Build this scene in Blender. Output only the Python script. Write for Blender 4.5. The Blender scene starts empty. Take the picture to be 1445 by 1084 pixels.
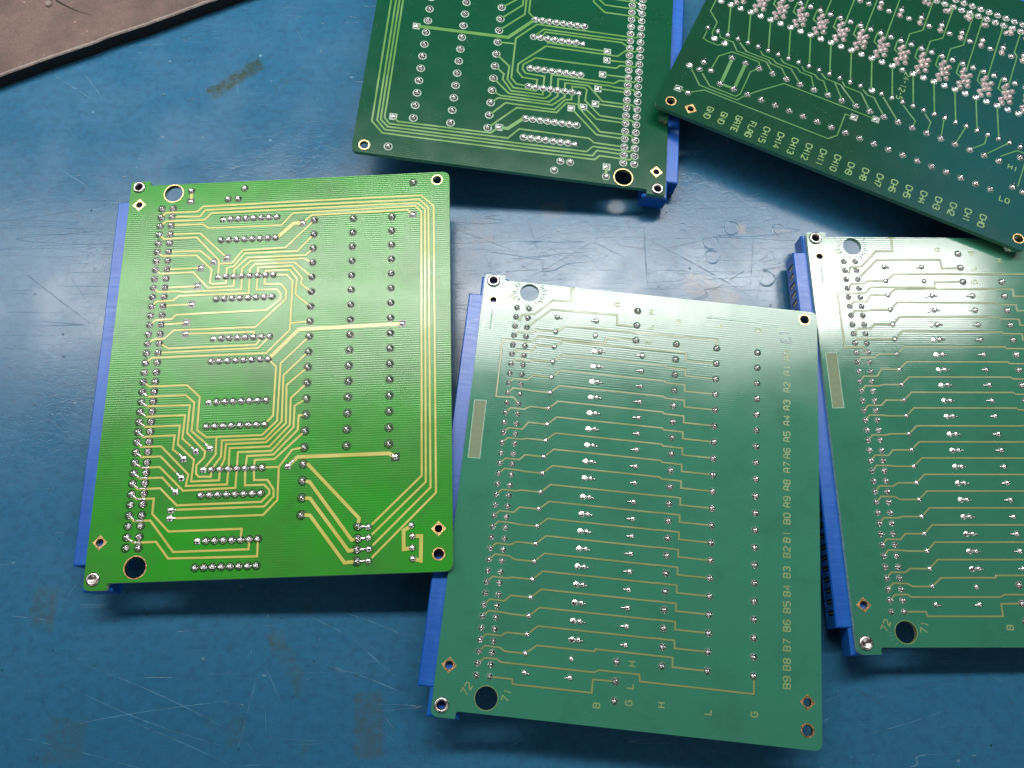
import bpy, math, random
from mathutils import Matrix, Vector
random.seed(7)
SC = bpy.context.scene
COL = SC.collection
MM = 0.001

# ------------------------------------------------------------------ camera
CAM_H = 274.5
cam_data = bpy.data.cameras.new("camera")
cam_data.sensor_width = 36.0
cam_data.lens = 31.25
cam_data.clip_start = 0.01
cam_data.clip_end = 20.0
cam = bpy.data.objects.new("camera", cam_data)
COL.objects.link(cam)
cam.location = (0, 0, CAM_H * MM)
cam.rotation_euler = (math.radians(18.543), 0, 0)
SC.camera = cam

# ------------------------------------------------------------------ world and lamps
world = bpy.data.worlds.new("World")
SC.world = world
world.use_nodes = True
wt = world.node_tree
bg = wt.nodes["Background"]
# a dim workshop: dark surroundings, bright patches added for solder glints, a blue thing one board reflects
def room_glow():
    tc = wt.nodes.new("ShaderNodeTexCoord")
    acc = None
    for d, lo, hi, col in [((-0.75, 0.25, 0.62), .945, .968, (8, 8, 8.2)), ((-0.55, -0.62, 0.56), .955, .985, (9, 8.7, 8.4)), ((0.62, -0.45, 0.64), .93, .965, (10, 10, 10.4)), ((0.15, -0.8, 0.6), .972, .988, (5, 4.6, 4.3)),
                           ((-0.85, 0.25, 0.45), .965, .985, (4.5, 4.6, 5)), ((0.545, 0.545, 0.637), .991, .9965, (0.5, 4.5, 11)), ((0.0, 0.95, 0.3), .93, .97, (1.5, 1.8, 2.4))]:
        v = Vector(d).normalized()
        dp = wt.nodes.new("ShaderNodeVectorMath"); dp.operation = 'DOT_PRODUCT'; dp.inputs[1].default_value = v
        wt.links.new(tc.outputs["Generated"], dp.inputs[0])
        mr = wt.nodes.new("ShaderNodeMapRange"); mr.interpolation_type = 'SMOOTHSTEP'
        wt.links.new(dp.outputs["Value"], mr.inputs[0]); mr.inputs[1].default_value = lo; mr.inputs[2].default_value = hi
        sc = wt.nodes.new("ShaderNodeVectorMath"); sc.operation = 'SCALE'; sc.inputs[0].default_value = col
        wt.links.new(mr.outputs[0], sc.inputs[3])
        if acc is None: acc = sc.outputs[0]
        else:
            ad = wt.nodes.new("ShaderNodeVectorMath"); ad.operation = 'ADD'
            wt.links.new(acc, ad.inputs[0]); wt.links.new(sc.outputs[0], ad.inputs[1]); acc = ad.outputs[0]
    ad = wt.nodes.new("ShaderNodeVectorMath"); ad.operation = 'ADD'; ad.inputs[1].default_value = (0.03, 0.033, 0.04)
    wt.links.new(acc, ad.inputs[0]); wt.links.new(ad.outputs[0], bg.inputs[0])
room_glow()
bg.inputs[1].default_value = 0.11

def area_lamp(name, loc, tilt, yaw, sx, sy, watts, col, spread):
    l = bpy.data.lights.new(name, 'AREA')
    l.shape = 'RECTANGLE'
    l.size, l.size_y = sx, sy
    l.energy = watts
    l.color = col
    o = bpy.data.objects.new(name, l)
    COL.objects.link(o)
    o.location = loc
    o.rotation_euler = (math.radians(tilt), 0, math.radians(yaw))
    l.spread = math.radians(spread)
    return o
area_lamp("ceiling_tube_lamp", (-0.06, 0.585, 1.0), -1.0, 2.0, 1.66, 0.13, 11.2, (1.0, 0.965, 0.93), 96)

SC.view_settings.view_transform = 'Standard'
SC.view_settings.look = 'None'
SC.view_settings.exposure = 0.0
SC.view_settings.gamma = 1.0
SC.view_settings.use_curve_mapping = False
SC.cycles.max_bounces = 8
SC.cycles.use_denoising = True

# ------------------------------------------------------------------ node helpers
class NT:
    def __init__(self, name):
        self.m = bpy.data.materials.new(name)
        self.m.use_nodes = True
        self.t = self.m.node_tree
        self.b = self.t.nodes["Principled BSDF"]
        self.tc = self.t.nodes.new("ShaderNodeTexCoord")
        self.P = self.vmath('SCALE', self.tc.outputs["Object"], scale=1000.0)   # millimetres
    def n(self, kind): return self.t.nodes.new(kind)
    def link(self, a, b): self.t.links.new(a, b)
    def put(self, sock, v):
        if isinstance(v, bpy.types.NodeSocket): self.link(v, sock)
        else: sock.default_value = v
    def vmath(self, op, a, b=None, scale=None):
        n = self.n("ShaderNodeVectorMath"); n.operation = op
        self.put(n.inputs[0], a)
        if b is not None: self.put(n.inputs[1], b)
        if scale is not None: self.put(n.inputs[3], scale)
        return n.outputs["Value"] if op in ('LENGTH', 'DISTANCE', 'DOT_PRODUCT') else n.outputs[0]
    def math(self, op, a, b=0.0, c=0.0, clamp=False):
        n = self.n("ShaderNodeMath"); n.operation = op; n.use_clamp = clamp
        self.put(n.inputs[0], a); self.put(n.inputs[1], b); self.put(n.inputs[2], c)
        return n.outputs[0]
    def map(self, vec, loc=(0,0,0), rot=0.0, scale=(1,1,1)):
        n = self.n("ShaderNodeMapping")
        self.link(vec, n.inputs[0])
        n.inputs[1].default_value = loc; n.inputs[2].default_value = (0, 0, rot); n.inputs[3].default_value = scale
        return n.outputs[0]
    def noise(self, vec, scale, detail=2.0, rough=0.5, dist=0.0, color=False):
        n = self.n("ShaderNodeTexNoise")
        self.link(vec, n.inputs["Vector"])
        n.inputs["Scale"].default_value = scale; n.inputs["Detail"].default_value = detail
        n.inputs["Roughness"].default_value = rough; n.inputs["Distortion"].default_value = dist
        return n.outputs["Color"] if color else n.outputs["Fac"]
    def voro(self, vec, scale, feature='DISTANCE_TO_EDGE', rnd=1.0):
        n = self.n("ShaderNodeTexVoronoi"); n.feature = feature
        self.link(vec, n.inputs["Vector"]); n.inputs["Scale"].default_value = scale
        n.inputs["Randomness"].default_value = rnd
        return n.outputs["Distance"]
    def smooth(self, v, lo, hi, a=0.0, b=1.0):
        n = self.n("ShaderNodeMapRange"); n.interpolation_type = 'SMOOTHSTEP'
        self.put(n.inputs[0], v)
        for i, q in enumerate((lo, hi, a, b)): n.inputs[i + 1].default_value = q
        return n.outputs[0]
    def mix(self, f, a, b, mode='MIX'):
        n = self.n("ShaderNodeMix"); n.data_type = 'RGBA'; n.blend_type = mode
        self.put(n.inputs[0], f)
        self.put(n.inputs[6], a if isinstance(a, bpy.types.NodeSocket) else (*a, 1))
        self.put(n.inputs[7], b if isinstance(b, bpy.types.NodeSocket) else (*b, 1))
        return n.outputs[2]
    def bump(self, h, dist, strength=1.0, normal=None):
        n = self.n("ShaderNodeBump")
        n.inputs["Strength"].default_value = strength; n.inputs["Distance"].default_value = dist
        self.link(h, n.inputs["Height"])
        if normal is not None: self.link(normal, n.inputs["Normal"])
        return n.outputs[0]
    def out(self, color=None, rough=None, metal=None, normal=None, **kw):
        b = self.b
        if color is not None: self.put(b.inputs["Base Color"], color if isinstance(color, bpy.types.NodeSocket) else (*color, 1))
        if rough is not None: self.put(b.inputs["Roughness"], rough)
        if metal is not None: self.put(b.inputs["Metallic"], metal)
        if normal is not None: self.link(normal, b.inputs["Normal"])
        for k, v in kw.items(): self.put(b.inputs[k], v)
        return self.m

def add(n, a, b): return n.math('ADD', a, b)
def mul(n, a, b): return n.math('MULTIPLY', a, b)

# ------------------------------------------------------------------ materials
def mask_material(name, base, second, weave=0.010, rough=0.26, speck=0.0, ior=1.50):
    """green solder mask over woven glass laminate"""
    n = NT(name)
    big = n.noise(n.map(n.P, scale=(0.03, 0.045, 0.03)), 1.0, 4.0, 0.6)
    strip = n.noise(n.map(n.P, scale=(0.25, 0.02, 0.1)), 1.0, 2.0)
    f = n.math('ADD', n.smooth(big, 0.25, 0.8), mul(n, n.math('SUBTRACT', strip, 0.5), 0.4), clamp=True)
    col = n.mix(f, base, second)
    # weave : fine threads across and a weaker set along
    w1 = n.n("ShaderNodeTexWave"); w1.wave_type = 'BANDS'; w1.bands_direction = 'Y'
    n.link(n.map(n.P, scale=(1, 1, 1)), w1.inputs["Vector"])
    w1.inputs["Scale"].default_value = 0.43; w1.inputs["Distortion"].default_value = 1.2
    w1.inputs["Detail"].default_value = 2.0; w1.inputs["Detail Scale"].default_value = 0.35
    w2 = n.n("ShaderNodeTexWave"); w2.wave_type = 'BANDS'; w2.bands_direction = 'X'
    n.link(n.P, w2.inputs["Vector"])
    w2.inputs["Scale"].default_value = 0.36; w2.inputs["Distortion"].default_value = 1.0
    amp = n.smooth(n.noise(n.map(n.P, scale=(0.02, 0.05, 0.02)), 1.0, 3.0), 0.3, 0.7, 0.45, 1.0)
    h = mul(n, add(n, w1.outputs["Fac"], mul(n, w2.outputs["Fac"], 0.35)), amp)
    col = n.mix(mul(n, mul(n, w1.outputs["Fac"], amp), 0.13), col, tuple(c * 0.62 for c in base))
    resid = n.smooth(n.noise(n.map(n.P, loc=(40, 7, 0)), 0.07, 5.0, 0.65), 0.50, 0.68)
    col = n.mix(mul(n, resid, 0.26), col, tuple(c * 0.55 + 0.006 for c in second))
    fine = n.noise(n.P, 2.2, 3.0)
    # rubbed streaks and flux specks
    st = n.noise(n.map(n.P, rot=0.5, scale=(0.05, 2.2, 1)), 1.0, 2.0)
    scr = n.smooth(n.math('ABSOLUTE', n.math('SUBTRACT', st, 0.5)), 0.0, 0.012, 1.0, 0.0)
    scr = mul(n, scr, n.smooth(n.noise(n.map(n.P, scale=(0.06, 0.06, 1)), 1.0, 2.0), 0.55, 0.7))
    col = n.mix(mul(n, scr, 0.16), col, tuple(min(1, c * 1.6 + 0.05) for c in base))
    sp = n.smooth(n.voro(n.P, 0.9, 'F1'), 0.05, 0.16, 1.0, 0.0)
    sp = mul(n, sp, n.smooth(n.noise(n.P, 0.09, 2.0), 0.52, 0.66))
    col = n.mix(mul(n, sp, speck), col, (0.5, 0.55, 0.45))
    nb = n.bump(h, weave * MM)
    nb = n.bump(fine, 0.006 * MM, 1.0, nb)
    r = n.smooth(n.noise(n.P, 0.12, 3.0), 0.3, 0.7, rough - 0.01, rough + 0.02)
    return n.out(col, r, 0.0, nb, **{"IOR": ior})

def plain(name, col, rough=0.4, metal=0.0, var=0.25, nscale=1.2, bump=0.02, **kw):
    n = NT(name)
    f = n.noise(n.P, nscale, 3.0)
    c = n.mix(n.smooth(f, 0.3, 0.7), tuple(x * (1 - var) for x in col), tuple(min(1.0, x * (1 + var)) for x in col))
    r = n.smooth(f, 0.3, 0.7, max(0.02, rough - 0.07), rough + 0.07)
    return n.out(c, r, metal, n.bump(n.noise(n.P, nscale * 2.5, 2.0), bump * MM), **kw)

M = {}
M['solder'] = plain("solder", (0.92, 0.89, 0.89), 0.19, 1.0, 0.06, 1.6, 0.06)
M['solder_dull'] = plain("dull_solder", (0.66, 0.56, 0.56), 0.30, 1.0, 0.2, 2.0, 0.16)
M['tin'] = plain("tinned_copper", (0.70, 0.68, 0.67), 0.50, 1.0, 0.05, 1.0, 0.01)
M['gold'] = plain("bare_gold_copper", (0.80, 0.52, 0.24), 0.32, 1.0, 0.15, 1.5, 0.03)
M['steel'] = plain("eyelet_steel", (0.66, 0.60, 0.57), 0.27, 1.0, 0.10, 1.2, 0.03)
M['contact'] = plain("gold_contact", (0.85, 0.62, 0.22), 0.28, 1.0, 0.1)
M['laminate'] = plain("bare_laminate", (0.155, 0.215, 0.115), 0.6, 0.0, 0.12, 0.8, 0.02)
M['relay'] = plain("black_relay_case", (0.02, 0.02, 0.022), 0.4)
M['throat'] = plain('shaded_eyelet_throat', (0.10, 0.075, 0.075), 0.45, 0.6)  # inside of the eyelet coloured dark to stand in for shade in the hole
M['ink'] = plain("purple_pen_ink", (0.10, 0.07, 0.28), 0.5)

def connector_material():
    n = NT("blue_connector_plastic")
    f = n.noise(n.map(n.P, scale=(0.3, 0.05, 0.3)), 1.0, 3.0)
    c = n.mix(n.smooth(f, 0.3, 0.7), (0.004, 0.085, 0.40), (0.008, 0.120, 0.50))
    s = n.noise(n.map(n.P, scale=(0.2, 3.0, 1)), 1.0, 2.0)
    return n.out(c, n.smooth(s, 0.3, 0.7, 0.28, 0.36), 0.0, n.bump(s, 0.008 * MM))
M['blue'] = connector_material()
def dark_ring(name, col): return plain(name, col, 0.22, 0.0, 0.2, 1.0, 0.02)

BOARD_LOOK = {  # lime and deep: one board type, mask colours partly carry how each is lit
  'lime':  dict(mask=((0.024, 0.305, 0.018), (0.046, 0.215, 0.036)), trace=(0.52, 0.50, 0.12), ring=(0.008, 0.045, 0.008), edge=(0.32, 0.58, 0.26)),
  'sea':   dict(mask=((0.038, 0.208, 0.130), (0.043, 0.192, 0.124)), trace=(0.20, 0.28, 0.115), ring=(0.10, 0.20, 0.14), edge=(0.32, 0.54, 0.42)),
  'sea2':  dict(mask=((0.035, 0.193, 0.120), (0.040, 0.178, 0.114)), trace=(0.21, 0.28, 0.12), ring=(0.10, 0.20, 0.14), edge=(0.32, 0.54, 0.42)),
  'deep':  dict(mask=((0.004, 0.080, 0.038), (0.005, 0.068, 0.034)), trace=(0.11, 0.28, 0.075), ring=(0.34, 0.44, 0.37), edge=(0.07, 0.30, 0.19)),
  'pine':  dict(mask=((0.006, 0.062, 0.030), (0.008, 0.052, 0.028)), trace=(0.09, 0.25, 0.08), ring=(0.26, 0.34, 0.28), edge=(0.06, 0.22, 0.15)),
}
for k, v in BOARD_LOOK.items():
    M['mask_' + k] = mask_material(k + "_solder_mask", v['mask'][0], v['mask'][1],
        weave={'lime': 0.014, 'sea': 0.008, 'sea2': 0.005}.get(k, 0.005), rough={'lime': 0.19, 'sea': .125, 'sea2': .10}.get(k, 0.16),
        speck=0.3 if k in ('deep', 'pine') else 0.14, ior={'pine': 1.58, 'lime': 1.42, 'deep': 1.46, 'sea': 1.46, 'sea2': 1.75}.get(k, 1.50))
    M['trace_' + k] = plain(k + "_masked_copper", v['trace'], 0.26, 0.0, 0.04, 0.12, 0.0)
    M['ring_' + k] = dark_ring(k + "_mask_opening", v['ring'])
    M['edge_' + k] = plain(k + "_board_edge", v['edge'], 0.5)
    M['flank_' + k] = plain(k + '_track_flank', tuple(a * .35 + b * .10 for a, b in zip(v['mask'][0], v['trace'])), 0.30, 0.0, 0.1, 0.3, 0.0)  # track slopes coloured darker to imitate the shaded outline beside the copper
    M['text_' + k] = plain(k + "_lettering", ((0.24, 0.40, 0.15) if k == 'pine' else tuple(min(1, c * 1.2) for c in v['trace'])), 0.30, 0.0, 0.08, 0.3, 0.0)

SCRATCHES = [
  (-125.4, 4.8, -81.5, -13.0, 0.28600000000000003, 0.9, 1),
  (-131.1, -0.6, -84.2, -17.0, 0.26, 0.7, 1),
  (-129.3, -12.0, -82.3, -5.2, 0.28600000000000003, 0.8, 1),
  (-74.6, 2.4, -78.4, -17.8, 0.26, 0.7, 1),
  (-141.0, -15.1, -104.8, -23.5, 0.26, 0.6, 1),
  (-113.7, -9.5, -80.6, -22.2, 0.26, 0.8, 1),
  (-60.6, 18.9, -50.8, 14.2, 0.325, 1, 1),
  (-54.9, 4.8, -27.3, -5.0, 0.36400000000000005, 1, 1),
  (-51.6, 20.2, -31.5, 12.9, 0.26, 0.7, 1),
  (-72.4, 3.6, -67.4, -5.4, 0.26, 0.6, 1),
  (45.6, 145.3, 80.8, 123.0, 0.39, 0.9, 0),
  (45.8, 149.2, 46.0, 126.4, 0.39, 0.8, 0),
  (-181.8, 177.8, -160.5, 156.5, 0.325, 0.8, 0),
  (-168.6, 134.2, -138.2, 111.8, 0.36400000000000005, 0.9, 0),
  (-179.7, 151.2, -140.9, 157.9, 0.28600000000000003, 0.6, 0),
  (-156.6, 146.2, -138.3, 148.4, 0.26, 0.6, 0),
  (-159.1, 171.6, -149.0, 165.3, 0.325, 0.9, 1),
  (-175.9, 217.2, -150.8, 200.0, 0.26, 0.5, 1),
  (-161.3, 217.2, -149.2, 201.6, 0.26, 0.6, 1),
  (-138.5, 225.2, -130.0, 226.2, 0.325, 0.8, 1),
  (-153.0, 224.2, -130.1, 226.8, 0.26, 0.5, 1),
  (5.4, 152.3, 11.6, 129.9, 0.325, 0.7, 0),
  (51.1, 140.7, 83.8, 148.9, 0.28600000000000003, 0.6, 0),
  (57.2, 119.3, 90.5, 140.7, 0.325, 0.6, 0),
  (72.5, 131.2, 97.3, 135.2, 0.28600000000000003, 0.6, 0),
  (-7.8, 121.9, 70.5, 171.6, 0.23399999999999999, 0.4, 0),
  (-20.5, 148.9, -0.6, 140.7, 0.28600000000000003, 0.6, 0),
  (26.6, 144.8, 38.7, 137.9, 0.28600000000000003, 0.7, 0),
  (-17.7, 131.2, 16.5, 133.9, 0.28600000000000003, 0.6, 0),
  (80.7, 127.2, 83.8, 148.9, 0.26, 0.5, 0),
  (-47.5, 12.7, -34.3, 1.6, 0.26, 0.5, 1),
  (-4.6, -18.9, 7.8, -13.2, 0.26, 0.5, 1),
  (-151.2, 18.9, -135.8, 16.9, 0.26, 0.5, 1),
  (-36.9, -9.3, -33.7, -13.2, 0.39, 0.7, 1),
  (96.4, 0.6, 111.9, -9.3, 0.26, 0.6, 0),
  (98.7, -15.1, 126.7, -7.4, 0.26, 0.5, 1),
]
def table_material():
    n = NT("scratched_blue_bench_paint")
    P = n.vmath('SCALE', n.P, scale=1.0146)
    big = n.noise(n.map(P, scale=(0.008, 0.012, 1)), 1.0, 4.0)
    col = n.mix(n.smooth(big, 0.3, 0.7), (0.021, 0.119, 0.226), (0.027, 0.137, 0.252))
    mott = n.noise(P, 0.35, 5.0, 0.7)
    col = n.mix(n.smooth(mott, 0.40, 0.70, 0.0, 0.6), col, (0.022, 0.080, 0.150))
    # tape residue and stains : (x, y, w, h, angle, strength, colour)
    warp = n.vmath('SCALE', n.vmath('SUBTRACT', n.noise(P, 0.35, 3.0, color=True), (0.5, 0.5, 0.5)), scale=5.5)
    Pw = n.vmath('ADD', P, n.vmath('SCALE', warp, scale=0.45))
    br, tan = (0.060, 0.085, 0.060), (0.30, 0.22, 0.15)
    for x, y, w, h, a, s, c in [(-103.1, 213.6, 23.5, 6.2, 38.8, 1.15, (0.035, 0.058, 0.040)), (-83, 212.4, 17, 2.0, 47.8, 0.45, br),
            (-41.8, -12, 9.0, 19, 3, 0.55, br), (-143, 22, 8.0, 13, -4, 0.42, br), (-139.6, 19, 2.0, 12, 0, 0.5, br),
            (-70.5, 11.5, 5, 6.5, 20, 0.65, br), (-65, 3, 5.5, 15, 30, 0.35, br), (68, 126.5, 20, 9, -28, 0.40, tan),
            (80.6, 151.2, 3.6, 4.6, 0, 0.60, tan), (94.5, 150, 7.5, 2.4, 0, 0.40, tan), (-80.5, -13.5, 5.5, 9, 0, 0.30, br),
            (-62, 21, 3.5, 3.5, 0, 0.4, br), (-88, -12, 2.6, 3.2, 0, 0.45, br), (-60, -18, 3.2, 4.2, 0, 0.4, br),
            (-57, 8, 1.8, 3.6, -30, 0.4, br), (15, 158, 9, 7, 15, 0.18, tan), (-10.5, 150, 9, 14, 0, 0.16, tan), (-130, -16, 12, 14, 0, 0.35, br)]:
        v = n.map(n.vmath('SUBTRACT', Pw, (x, y, 0)), rot=-math.radians(a), scale=(1, 1, 1))
        sp = n.n("ShaderNodeSeparateXYZ"); n.link(v, sp.inputs[0])
        fx = n.smooth(n.math('ABSOLUTE', sp.outputs[0]), w / 2 - 1.1, w / 2 + 0.5, 1.0, 0.0)
        fy = n.smooth(n.math('ABSOLUTE', sp.outputs[1]), h / 2 - 1.6, h / 2 + 0.6, 1.0, 0.0)
        f = mul(n, mul(n, fx, fy), mul(n, n.smooth(mott, 0.3, 0.62, 0.25, 1.0), s * 0.8))
        col = n.mix(f, col, c)
    light = None; dark = None
    for k, (a, sx, sy, w, lo) in enumerate([(0.50, .004, .16, .0016, .50), (-0.42, .004, .15, .0013, .50), (1.45, .006, .16, .0016, .52),
                                  (2.35, .005, .15, .0014, .50)]):
        s = n.noise(n.map(P, loc=(13.7 * k, 5.1 * k, 0), rot=a, scale=(sx, sy, 1)), 1.0, 0.0)
        ln = n.smooth(n.math('ABSOLUTE', n.math('SUBTRACT', s, 0.5)), 0.0, w, 1.0, 0.0)
        m = n.smooth(n.noise(n.map(P, loc=(31 * k, 17 * k, 0), scale=(0.045, 0.045, 1)), 1.0, 2.0), lo, lo + 0.05)
        ln = mul(n, ln, mul(n, m, 0.7))
        if k % 2: light = ln if light is None else n.math('MAXIMUM', light, ln)
        else: dark = ln if dark is None else n.math('MAXIMUM', dark, ln)
    # short fibres and nicks
    sh = n.voro(n.map(P, rot=0.3, scale=(0.9, 0.3, 1)), 0.42, 'F1')
    nick = mul(n, n.smooth(sh, 0.03, 0.09, 1.0, 0.0), n.smooth(n.noise(P, 0.06, 2.0), 0.5, 0.62))
    dots = mul(n, n.smooth(n.voro(P, 0.13, 'F1'), 0.03, 0.075, 1.0, 0.0), n.smooth(n.noise(P, 0.045, 2.0), 0.44, 0.58))
    crack = n.smooth(n.voro(n.vmath('ADD', P, n.vmath('SCALE', n.noise(P, 0.25, 3.0, color=True), scale=1.6)), 0.20), 0.0, 0.040, 1.0, 0.0)
    crack2 = n.smooth(n.voro(n.vmath('ADD', P, n.vmath('SCALE', n.noise(P, 0.5, 3.0, color=True), scale=1.0)), 0.48), 0.0, 0.06, 1.0, 0.0)
    cm = n.smooth(n.noise(n.map(P, scale=(0.02, 0.02, 1)), 1.0, 3.0), 0.36, 0.66, 0.15, 1.0)
    col = n.mix(mul(n, light, 0.45), col, (0.25, 0.40, 0.50))
    col = n.mix(mul(n, dark, 0.40), col, (0.010, 0.05, 0.10))
    col = n.mix(mul(n, nick, 0.30), col, (0.30, 0.40, 0.45))
    col = n.mix(mul(n, dots, 0.75), col, (0.012, 0.022, 0.035))
    # ring dents left by hot or round things
    rings = None
    for x, y, r in [(69.2, 145.4, 2.6), (69.5, 139.9, 2.5), (77.0, 151.0, 2.6), (87.5, 131.8, 2.8), (59.7, 151.5, 1.2), (93.5, 150.5, 2.0), (-33, 129, 2.4)]:
        d = n.vmath('DISTANCE', n.vmath('ADD', P, n.vmath('SCALE', warp, scale=0.12)), (x, y, 0))
        e = mul(n, n.smooth(n.math('ABSOLUTE', n.math('SUBTRACT', d, r)), 0.0, 0.4, 1.0, 0.0), n.smooth(n.noise(P, 0.3, 2.0), 0.35, 0.6))
        rings = e if rings is None else n.math('MAXIMUM', rings, e)
    h = mul(n, mott, 0.22)
    h = add(n, h, mul(n, n.noise(P, 1.6, 3.0), 0.28))
    h = n.math('SUBTRACT', h, mul(n, mul(n, crack, cm), 0.16))
    h = n.math('SUBTRACT', h, mul(n, mul(n, crack2, cm), 0.14))
    h = n.math('SUBTRACT', h, mul(n, n.math('MAXIMUM', dark, light), 0.9))
    h = n.math('SUBTRACT', h, mul(n, dots, 0.9))
    h = add(n, h, mul(n, rings, 0.9))
    nb = n.bump(h, 0.045 * MM)
    r = n.smooth(n.noise(P, 0.05, 4.0), 0.3, 0.7, 0.18, 0.27)
    return n.out(col, r, 0.0, nb, **{"IOR": 1.39})
M['table'] = table_material()
M['pale_scratches'] = plain('pale_scratch', (0.050, 0.160, 0.245), 0.45, 0.0, 0.45, 0.25, 0.02)
M['dark_scratches'] = plain('dark_scratch', (0.014, 0.060, 0.115), 0.5, 0.0, 0.3, 0.3, 0.02)

def slab_material(name, base, dark):
    n = NT(name)
    a = n.noise(n.P, 0.06, 5.0, 0.65)
    b = n.noise(n.P, 0.9, 4.0, 0.7)
    col = n.mix(n.smooth(a, 0.35, 0.65), dark, base)
    col = n.mix(n.smooth(b, 0.35, 0.75, 0.0, 0.55), col, tuple(c * 0.55 for c in base))
    dots = mul(n, n.smooth(n.voro(n.P, 0.35, 'F1'), 0.04, 0.12, 1.0, 0.0), n.smooth(n.noise(n.P, 0.12, 2.0), 0.5, 0.6))
    col = n.mix(mul(n, dots, 0.7), col, (0.75, 0.50, 0.42))
    return n.out(col, 0.6, 0.0, n.bump(add(n, mul(n, a, 1.5), mul(n, b, 0.9)), 0.5 * MM))
M['slab'] = slab_material("worn_brown_board", (0.165, 0.105, 0.088), (0.085, 0.056, 0.050))
M['slab_edge'] = slab_material("frayed_board_edge", (0.32, 0.27, 0.25), (0.22, 0.18, 0.165))
M['slab_side'] = plain("dark_board_side", (0.012, 0.011, 0.011), 0.8)

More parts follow.
